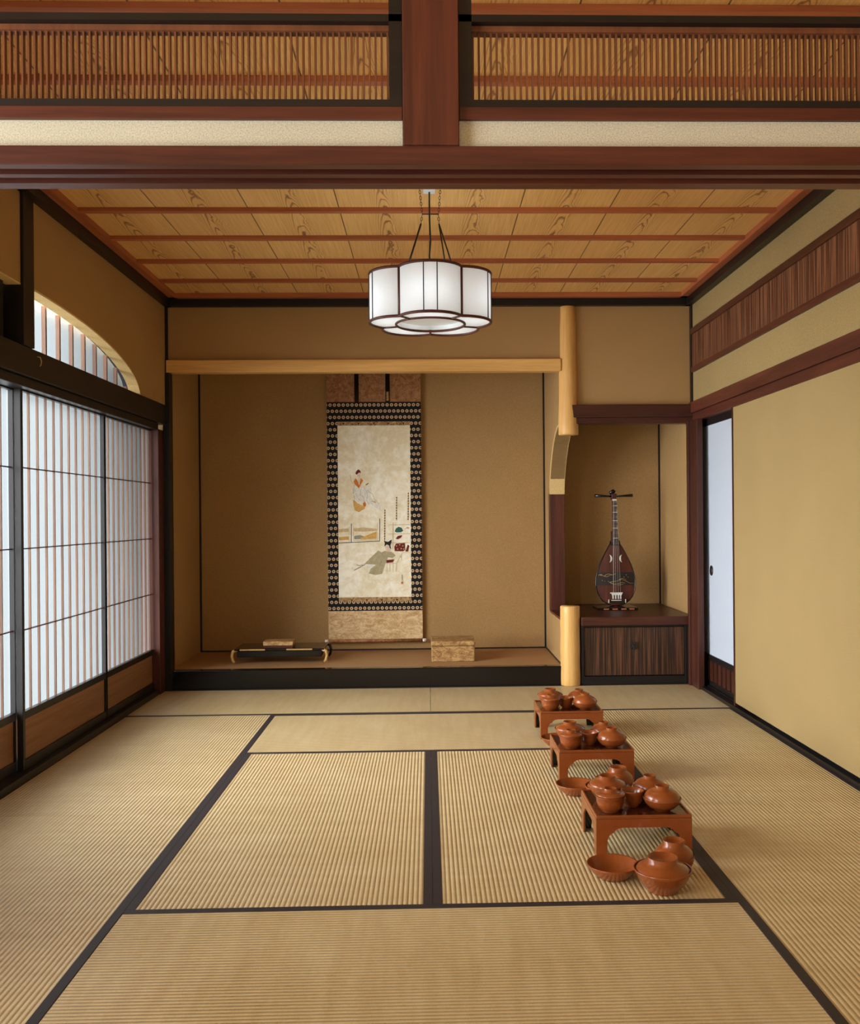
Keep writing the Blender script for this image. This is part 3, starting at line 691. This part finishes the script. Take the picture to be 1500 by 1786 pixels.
# ---------------------------------------------------------------- lute (biwa) on its low stand
SZ = 0.4775
st = thing('lute_stand', 'flat dark lacquer stand with orange inlays beneath the lute', 'stand', (1.40, 7.03, SZ))
MB().box(-0.15, 0.15, -0.13, 0.10, 0.0, 0.018).build('stand_base', M['lacq_black'], st, 0.003)
M['inlay'] = plain('orange_inlay', (0.42, 0.14, 0.06), 0.4)
for x in (-0.105, -0.04, 0.025, 0.085): MB().box(x, x + 0.038, -0.1325, -0.1298, 0.004, 0.013).build('stand_inlay', M['inlay'], st)
L = thing('lute', 'pear shaped lute with two white crescents standing in the right alcove', 'lute', (1.418, 7.06, SZ + 0.020))
L.rotation_euler = (math.radians(-3), 0, math.radians(0))
s6 = 0.000611
def LZ(zy): return (1562 - zy) * s6
out = [(1562, 0.006), (1555, 0.045), (1535, 0.070), (1500, 0.102), (1450, 0.125), (1400, 0.139), (1350, 0.146), (1300, 0.1495), (1250, 0.149), (1200, 0.145), (1150, 0.138), (1100, 0.129), (1050, 0.118), (1000, 0.104), (950, 0.089), (900, 0.073), (850, 0.056), (800, 0.038), (760, 0.033)]
body = MB(); front = MB(); nA = 16
rings = []
vs = []; fs = []
for zy, hw in out:
    z = LZ(zy); dep = 0.035 + 0.28 * hw
    for k in range(nA + 1):
        a = PI * k / nA; vs.append((-hw * math.cos(a), dep * math.sin(a) ** 0.8 if 0 < k < nA else 0, z))
for i in range(len(out) - 1):
    for k in range(nA): q = i * (nA + 1) + k; fs.append((q, q + 1, q + nA + 2, q + nA + 1))
body.smooth(True).add(vs, fs)
body.build('lute_back', M['lacq_black'], L)
vs = []; fs = []; nC = 12
for zy, hw in out:
    z = LZ(zy)
    for k in range(nC + 1):
        u = -1 + 2 * k / nC; vs.append((hw * u * 0.965, -0.004 - 0.012 * (1 - u * u) * min(1, hw / .1), z))
for i in range(len(out) - 1):
    for k in range(nC): q = i * (nC + 1) + k; fs.append((q, q + 1, q + nC + 2, q + nC + 1))
def hwz(zy):
    for (a, ha), (b, hb) in zip(out[:-1], out[1:]):
        if b <= zy <= a: return ha + (hb - ha) * (a - zy) / (a - b)
    return 0.03
def fy(u, hw): return -0.004 - 0.012 * (1 - u * u) * min(1, hw / .1)
front.smooth(True).add(vs, fs)
front.build('soundboard', M['redZ'], L)
edge = MB()
edge.tube([(-hw, -0.002, LZ(zy)) for zy, hw in out[::-1]] + [(hw, -0.002, LZ(zy)) for zy, hw in out], 0.0045, 8)
edge.build('rim', M['lacq_black'], L)
def patch(z0, z1, off, mat, name, parent):
    m = MB(); vs = []; fs = []; nz = 8
    for i in range(nz + 1):
        zy = z0 + (z1 - z0) * i / nz; hw = hwz(zy)
        for k in range(nC + 1):
            u = -1 + 2 * k / nC; vs.append((hw * u * .965, fy(u, hw) - off, LZ(zy)))
    for i in range(nz):
        for k in range(nC): q = i * (nC + 1) + k; fs.append((q, q + 1, q + nC + 2, q + nC + 1))
    return m.smooth(True).add(vs, fs).build(name, mat, parent)
band = patch(1312, 1150, 0.0008, M['iron'], 'painted_band', L)
g = MB()
def gl(pts, r=0.0014):
    pp = []
    for zx, zy in pts:
        x = (zx - 522) * s6; hw = hwz(zy); u = max(-1, min(1, x / (hw * .965))); pp.append((x, fy(u, hw) - 0.0016, LZ(zy)))
    g.tube(pp, r, 5)
gl([(305, 1185), (340, 1175), (370, 1195), (410, 1205), (450, 1185), (490, 1180), (520, 1165)]); gl([(380, 1200), (400, 1178), (440, 1170), (470, 1178)]); gl([(320, 1178), (350, 1190)], 0.002)
gl([(440, 1275), (480, 1265), (530, 1260), (590, 1240), (640, 1255), (690, 1285), (750, 1290)]); gl([(450, 1280), (500, 1300), (560, 1290), (600, 1275), (640, 1285), (600, 1300), (540, 1312)]); gl([(560, 1240), (600, 1228), (650, 1240)])
for zx, zy in ((350, 1250), (380, 1260), (650, 1183), (620, 1210), (672, 1210), (425, 1262)): gl([(zx, zy), (zx + 5, zy + 2)], 0.003)
g.build('gilt_pattern', M['gold'], band)
def crescent(cx, cz, flip):
    m = MB(); vs = []; nseg = 14; R = 0.031; hx = (cx - 522) * s6; hz = LZ(cz)
    pts = []
    for i in range(nseg + 1):
        a = -1.25 + 2.5 * i / nseg; pts.append((R * math.cos(a) - .020, R * math.sin(a)))
    pin_ = []
    for i in range(nseg + 1):
        a = -1.25 + 2.5 * i / nseg; w = 0.013 * math.cos(a / 1.25 * PI / 2); pin_.append((R * math.cos(a) - .020 - w, R * math.sin(a)))
    for i in range(nseg):
        q = [pts[i], pts[i + 1], pin_[i + 1], pin_[i]]
        m.prism([(hx + flip * p_[0], hz + p_[1]) for p_ in q], 'Y', -0.0175, -0.015)
    m.build('crescent_inlay', M['ivory'], L)
crescent(462, 980, 1); crescent(586, 980, -1)
# neck, frets, pegbox, pegs
nk = MB().prism([(-0.034, LZ(815)), (0.034, LZ(815)), (0.030, LZ(760)), (0.024, LZ(720)), (-0.024, LZ(720)), (-0.030, LZ(760))], 'Y', -0.020, 0.02)
nk.build('neck_joint', M['lacq_black'], L, 0.003)
MB().prism([(-0.024, LZ(720)), (0.024, LZ(720)), (0.016, LZ(600)), (0.0145, LZ(255)), (-0.0145, LZ(255)), (-0.016, LZ(600))], 'Y', -0.018, 0.014).build('neck', M['redZ'], L, 0.004)
MB().box(-0.032, -0.017, -0.02, -0.004, LZ(780), LZ(640)).build('neck_fret', M['chocZ'], L)
for zy in (300, 350, 430, 490, 550, 630, 690): MB().box(-0.017, 0.017, -0.030, -0.018, LZ(zy) - 0.010, LZ(zy) + 0.010).build('fret', M['darkX'], L, 0.002)
for zy in (325, 405, 510, 603, 728): MB().box(-0.018, 0.018, -0.0315, -0.018, LZ(zy) - 0.0014, LZ(zy) + 0.0014).build('fret_edge', M['ivory'], L)
MB().box(-0.016, 0.016, -0.026, -0.012, LZ(262), LZ(240)).build('nut', M['ivory'], L, 0.001)
MB().prism([(-0.018, LZ(245)), (0.018, LZ(245)), (0.022, LZ(170)), (-0.022, LZ(170))], 'Y', -0.012, 0.05).build('pegbox', M['chocX'], L, 0.004)
MB().tube([(-0.03, 0.02, LZ(160)), (0.0, 0.02, LZ(138)), (0.012, 0.02, LZ(150))], [0.012, 0.017, 0.012], 10).build('scroll_head', M['lacq_black'], L)
for s in (-1, 1):
    for dz, yy in ((0, 0.004), (0.002, 0.028)):
        MB().tube([(s * 0.015, yy, LZ(205) + dz), (s * 0.07, yy, LZ(200) + dz), (s * 0.143, yy, LZ(193) + dz)], [0.006, 0.008, 0.0125], 10).build('tuning_peg', M['lacq_black'], L)
br = MB().box(-0.046, 0.046, -0.034, -0.014, LZ(1412), LZ(1400))
for x in (-0.026, -0.006, 0.014, 0.032): br.box(x - .004, x + .004, -0.030, -0.014, LZ(1480), LZ(1412)); br.box(x - .009, x + .009, -0.031, -0.014, LZ(1432), LZ(1412))
br.box(-0.038, 0.036, -0.030, -0.014, LZ(1502), LZ(1494))
br.build('bridge', M['ivory'], L)
for x in (-0.058, 0.070): MB().box(x - .002, x + .002, -0.026, -0.008, LZ(1528), LZ(1487)).build('tail_stud', M['ivory'], L)
MB().box(-0.052, 0.066, -0.018, -0.006, LZ(1532), LZ(1500)).build('tail_guard', M['lacq_black'], L)
for x0, x1 in ((-0.024, -0.011), (-0.006, -0.004), (0.012, 0.004), (0.03, 0.011)):
    MB().tube([(x0, -0.034, LZ(1404)), (x1, -0.034, LZ(250))], 0.0006 if x0 > -.02 else 0.0014, 5).build('string', M['ivory'], L)

# ---------------------------------------------------------------- pendant lamp
P = thing('pendant_lamp', 'plum blossom shaped white paper pendant lamp hanging from the ceiling', 'pendant lamp', (0.018, 4.37, 2.08))
RL, HL = 0.287, 0.222
def lobe_pts(n=12, Rout=RL, rc=0.235):
    pts = []
    cusps = [(rc * math.sin(a), -rc * math.cos(a)) for a in [math.radians(-36 + 72 * k) for k in range(5)]]
    # petal k spans cusp k -> cusp k+1, bulging out to RL
    for k in range(5):
        c0 = Vector(cusps[k]); c1 = Vector(cusps[(k + 1) % 5]); mid = (c0 + c1) / 2; outd = mid.normalized()
        apex = outd * Rout; h = (apex - mid).length; w = (c1 - c0).length / 2
        R = (h * h + w * w) / (2 * h); cen = apex - outd * R
        a0 = math.atan2((c0 - cen).y, (c0 - cen).x); a1 = math.atan2((c1 - cen).y, (c1 - cen).x)
        while a1 < a0: a1 += 2 * PI
        if a1 - a0 > PI and h < w: a1 -= 2 * PI
        row = [(cen.x + R * math.cos(a0 + (a1 - a0) * i / n), cen.y + R * math.sin(a0 + (a1 - a0) * i / n)) for i in range(n + 1)]
        pts.append(row)
    return pts, cusps
lob, cus = lobe_pts()
for row in lob:
    m = MB(); m.smooth(True)
    vs = [(x, y, z) for z in (0.004, HL - .004) for x, y in row]; k = len(row)
    m.add(vs, [(i, i + 1, i + 1 + k, i + k) for i in range(k - 1)]); m.build('shade_panel', M['lamp_paper'], P)
    # bottom panel between petal and inner ring
    m = MB(); inner = []
    for x, y in row:
        a = math.atan2(y, x); inner.append((0.158 * math.cos(a), 0.158 * math.sin(a)))
    vs = [(x * .995, y * .995, 0.003) for x, y in row] + [(x, y, 0.003) for x, y in inner]
    m.add(vs, [(i, i + 1, i + 1 + k, i + k) for i in range(k - 1)]); m.build('bottom_panel', M['lamp_paper'], P)
allp = [p for row in lob for p in row[:-1]]
fr = MB()
for z in (0.0, HL): fr.tube([(x, y, z) for x, y in allp], 0.0068, 8, True)
for x, y in cus: fr.tube([(x, y, 0), (x, y, HL)], 0.0075, 8)
fr.tube([(0.160 * math.cos(2 * PI * i / 48), 0.160 * math.sin(2 * PI * i / 48), 0.0) for i in range(48)], 0.0062, 8, True)
for x, y in cus:
    v = Vector((x, y)).normalized(); fr.tube([(x, y, 0), (v.x * .160, v.y * .160, 0)], 0.005, 8)
fr.build('lamp_frame', M['red' + 'Z'], P)
for row in lob:
    for i in (5, 7):
        x, y = row[i]; d_ = Vector((x, y)).normalized() * .002; MB().tube([(x + d_.x, y + d_.y, 0), (x + d_.x, y + d_.y, HL)], 0.0024, 6).build('thin_rib', M['iron'], P)
m = MB(); m.smooth(True); k = 48
vs = [(0.155 * math.cos(2 * PI * i / k), 0.155 * math.sin(2 * PI * i / k), z) for z in (0.006, 0.16) for i in range(k)]
m.add(vs, [(i, (i + 1) % k, (i + 1) % k + k, i + k) for i in range(k)]); 
m.add([(0.154 * math.cos(2 * PI * i / k), 0.154 * math.sin(2 * PI * i / k), 0.025) for i in range(k)], [tuple(range(k))])  # diffuser disc added across the ring to hide the bulb glare
m.build('inner_shade', M['lamp_paper'], P)
m = MB(); m.lathe([(0.001, HL + .018), (0.02, HL + .017), (0.035, HL + .008), (0.036, HL - .002), (0.001, HL - .004)], 0, 0, 0, 20); m.build('top_cap', M['iron'], P)
m = MB()
for x, y in cus: m.tube([(x, y, HL), (0, 0, HL)], 0.004, 6)
m.build('top_spokes', M['iron'], P)
l = bpy.data.lights.new('lamp_bulb', 'POINT'); l.energy = 0.55; l.color = (0.90, 0.96, 1.0); l.shadow_soft_size = 0.07
for k in range(5):
    a = math.radians(-90 + 72 * k)
    o = bpy.data.objects.new('lamp_bulb', l); C.objects.link(o); o.parent = P; o.location = (0.19 * math.cos(a), 0.19 * math.sin(a), 0.105)
# suspension
ZT = HC - 2.08
yoke = ZT - 0.125
sus = [(-0.115, -0.03, -0.030), (0.115, -0.05, 0.040), (0.085, 0.07, 0.040)]
m = MB().tube([(-0.034, 0, yoke), (0.042, 0, yoke)], 0.0028, 6); m.build('yoke_bar', M['iron'], P)
def chain(p0, p1, nm):
    p0, p1 = Vector(p0), Vector(p1); Lc = (p1 - p0).length; nL = max(2, int(Lc / 0.0135)); m = MB(); d = (p1 - p0).normalized()
    sd_ = d.cross(Vector((0, 1, 0))).normalized(); fw = Vector((0, 1, 0))
    for i in range(nL):
        c = p0 + (p1 - p0) * (i + .5) / nL; q = sd_ if i % 2 else fw
        m.tube([c + d * (0.0085 * math.cos(a)) + q * (0.0045 * math.sin(a)) for a in [2 * PI * j / 10 for j in range(10)]], 0.0013, 5, True)
    m.build(nm, M['iron'], P)
chain((-0.046, 0, ZT - .001), (-0.034, 0, yoke), 'chain'); chain((0.052, 0, ZT - .001), (0.042, 0, yoke), 'chain')
chain((-0.034, 0, yoke), (-0.040, 0, yoke - .045), 'chain'); chain((0.042, 0, yoke), (0.044, 0, yoke - .045), 'chain')
for (ex, ey, sx) in sus:
    MB().tube([(-0.040 if sx < 0 else 0.044, 0, yoke - .045), (ex, ey, HL + .002)], 0.0045 if sx < 0 else 0.0035, 7).build('hanger_rod', M['iron'], P)
MB().tube([(0.0, 0, ZT - .02), (0.0, 0, ZT - .15), (0.004, 0, ZT - .25), (-0.002, 0, ZT - .32), (0.003, 0, HL + .015)], 0.004, 8).build('lamp_cord', M['iron'], P)
MB().box(-0.028, 0.028, -0.028, 0.028, ZT - .022, ZT - .0005).build('ceiling_rose', M['white'], P, 0.004)

# ---------------------------------------------------------------- tray tables and lacquer ware
TW, TD, TH = 0.332, 0.318, 0.145
def make_tray(loc, label):
    t = thing('tray_table', label, 'tray table', loc, 'footed lacquer tray tables')
    MB().box(0.0105, TW - .0105, 0.0105, TD - .0105, TH - 0.016, TH - 0.012).build('tray_underside', M['lacq_black'], t)
    MB().box(0.004, TW - .004, 0.004, TD - .004, TH - 0.012, TH - 0.006).build('tray_top', M['lacq_deep'], t)
    rim = MB().box(0, TW, 0, 0.007, TH - .012, TH).box(0, TW, TD - .007, TD, TH - .012, TH).box(0, 0.007, 0.007, TD - .007, TH - .012, TH).box(TW - .007, TW, 0.007, TD - .007, TH - .012, TH)
    rim.build('tray_rim', M['lacq_red'], t, 0.0025)
    def panel(Wd):
        b = 0.036; pts = [(b, 0), (b + .002, .03), (b + .002, .058), (b + .006, .072), (b + .014, .082), (b + .024, .086), (b + .030, .094), (b + .040, .100), (b + .055, .103)]
        return pts + [(Wd - x, z) for x, z in pts[::-1]]
    def board(Wd, conv, name):
        m = MB(); pts = panel(Wd); n = len(pts)
        # strips above the cut-out
        poly = [(0.0, 0.0)] + pts + [(Wd, 0.0)]
        for (a, za), (b, zb) in zip(pts[:-1], pts[1:]):
            if b - a > 1e-6: conv(m, [(a, za), (b, zb), (b, TH - .012), (a, TH - .012)])
        conv(m, [(0.0, 0), (0.036, 0), (0.036, TH - .012), (0.0, TH - .012)]); conv(m, [(Wd - .036, 0), (Wd, 0), (Wd, TH - .012), (Wd - .036, TH - .012)])
        return m.build(name, [M['lacq_red'], M['lacq_black']], t)
    board(TW, lambda m, p: m.mat(0).prism(p, 'Y', 0.0, 0.006).mat(1).prism(p, 'Y', 0.006, 0.010), 'cut_out_side')
    board(TW, lambda m, p: m.mat(0).prism(p, 'Y', TD - .006, TD).mat(1).prism(p, 'Y', TD - .010, TD - .006), 'cut_out_side')
    g = 0.0102
    board(TD - 2 * g, lambda m, p: m.mat(0).prism([(g + a, z) for a, z in p], 'X', 0.0, 0.006).mat(1).prism([(g + a, z) for a, z in p], 'X', 0.006, 0.010), 'cut_out_side')
    board(TD - 2 * g, lambda m, p: m.mat(0).prism([(g + a, z) for a, z in p], 'X', TW - .006, TW).mat(1).prism([(g + a, z) for a, z in p], 'X', TW - .010, TW - .006), 'cut_out_side')
    return t
profs = {
 'A': ([(0.0005, 0), (0.030, 0), (0.031, .005), (0.036, .009), (0.044, .020), (0.048, .036), (0.050, .052), (0.053, .055), (0.053, .058)],
       [(0.051, .058), (0.0525, .061), (0.050, .064), (0.034, .068), (0.021, .070), (0.022, .081), (0.020, .082), (0.018, .073), (0.0005, .072)]),
 'B': ([(0.0005, 0), (0.034, 0), (0.035, .006), (0.048, .016), (0.060, .034), (0.066, .050), (0.070, .056), (0.069, .059)],
       [(0.066, .058), (0.064, .063), (0.048, .072), (0.030, .077), (0.031, .089), (0.028, .090), (0.026, .080), (0.0005, .078)]),
 'D': ([(0.0005, 0), (0.028, 0), (0.029, .005), (0.046, .011), (0.059, .024), (0.066, .040), (0.0672, .044), (0.065, .046)],
       [(0.0635, .041), (0.061, .052), (0.052, .063), (0.038, .071), (0.024, .075), (0.025, .086), (0.023, .087), (0.021, .078), (0.0005, .077)]),
 'F': ([(0.0005, 0), (0.046, 0), (0.050, .004), (0.051, .010), (0.066, .024), (0.079, .043), (0.087, .060), (0.0925, .068), (0.091, .071), (0.087, .070)],
       [(0.084, .066), (0.078, .074), (0.062, .083), (0.046, .090), (0.047, .105), (0.044, .106), (0.042, .093), (0.0005, .091)]),
 'G': ([(0.0005, 0), (0.036, 0), (0.037, .005), (0.052, .016), (0.062, .036), (0.0665, .056), (0.065, .060)],
       [(0.0635, .056), (0.060, .070), (0.048, .083), (0.034, .091), (0.036, .107), (0.033, .108), (0.031, .094), (0.0005, .092)]),
}
protoB = {}
def lidded(kind, name, label, cat, loc, group, s=1.0):
    if (kind, s) not in protoB:
        t = thing(name, label, cat, loc, group)
        b, l = profs[kind]
        MB().lathe([(r * s, z * s) for r, z in b], n=44).build('bowl_body', M['lacq_red'], t)
        MB().lathe([(r * s, z * s) for r, z in l], n=44).build('bowl_lid', M['lacq_red'], t)
        protoB[(kind, s)] = t
        return t
    return dup(protoB[(kind, s)], loc, label, group)
cup_prof = [(0.0005, 0), (0.022, 0), (0.023, .005), (0.031, .012), (0.036, .026), (0.038, .046), (0.041, .056), (0.0405, .0585), (0.038, .057), (0.034, .040), (0.026, .020), (0.0005, .014)]
plate_prof = [(0.0005, 0), (0.050, 0), (0.054, .004), (0.068, .016), (0.081, .034), (0.086, .042), (0.0845, .0435), (0.080, .040), (0.066, .022), (0.050, .010), (0.0005, .008)]
cup0 = plate0 = None
def single(kind, name, prof_, label, cat, loc, group):
    global cup0, plate0
    p = cup0 if kind == 'cup' else plate0
    if p is None:
        o = MB().lathe(prof_, n=44).build(name, M['lacq_red'], None, 0, loc); tag(o, label, cat, group)
        if kind == 'cup': cup0 = o
        else: plate0 = o
        return o
    o = p.copy(); C.objects.link(o); o.location = loc; o['label'] = label; return o
tray0 = None
for idx, (ox, oy, which, front) in enumerate(((0.569, 3.205, 'nearest', 'nearest the camera'), (0.568, 4.108, 'middle', 'between the other two'), (0.585, 4.93, 'farthest', 'closest to the alcove'))):
    if tray0 is None: tray0 = tr0 = make_tray((ox, oy, 0.002), '')
    else: tr0 = dup(tray0, (ox, oy, 0.002), '', 'footed lacquer tray tables')
    tray0['label'] = 'footed red brown lacquer tray table nearest the camera'
    if idx: tr0['label'] = 'footed red brown lacquer tray table, ' + ('middle of the row of three' if idx == 1 else 'farthest back of the row of three')
    zt = TH - 0.006 + 0.0022
    T = which + ' tray table'
    lidded('A', 'lidded_bowl', 'small straight sided lidded bowl at the front left of the ' + T, 'lidded bowl', (ox + 0.062, oy + 0.070, zt), 'straight sided lidded bowls on the tray tables')
    lidded('B', 'lidded_bowl', 'wide lipped lidded bowl at the back left of the ' + T, 'lidded bowl', (ox + 0.078, oy + 0.205, zt), 'wide lidded bowls on the tray tables')
    single('cup', 'lacquer_cup', cup_prof, 'dark open cup in the centre of the ' + T, 'cup', (ox + 0.152, oy + 0.125, zt), 'open cups on the tray tables')
    lidded('D', 'lidded_bowl', 'round domed lidded bowl at the front right of the ' + T, 'lidded bowl', (ox + 0.248, oy + 0.078, zt), 'round lidded bowls on the tray tables')
    lidded('D', 'lidded_bowl', 'round domed lidded bowl at the back right of the ' + T, 'lidded bowl', (ox + 0.240, oy + 0.228, zt), 'round lidded bowls on the tray tables', 0.93)
    px_, py_ = (0.594, 3.045) if idx == 0 else ((0.618, 3.965) if idx == 1 else (0.655, 4.80))
    single('plate', 'lacquer_plate', plate_prof, 'shallow lacquer dish on the mat before the left leg of the ' + T, 'dish', (px_, py_, 0.0018), 'shallow dishes on the floor')
    if idx < 2:
        lidded('F', 'lidded_bowl', 'large lidded bowl on the floor mat in front of the ' + T, 'lidded bowl', (ox + 0.158, oy - 0.282, 0.0018), 'large lidded bowls on the floor')
        lidded('G', 'lidded_bowl', 'round lidded bowl on the floor by the right leg of the ' + T, 'lidded bowl', (ox + 0.232, oy - 0.137, 0.0018), 'round lidded bowls on the floor')
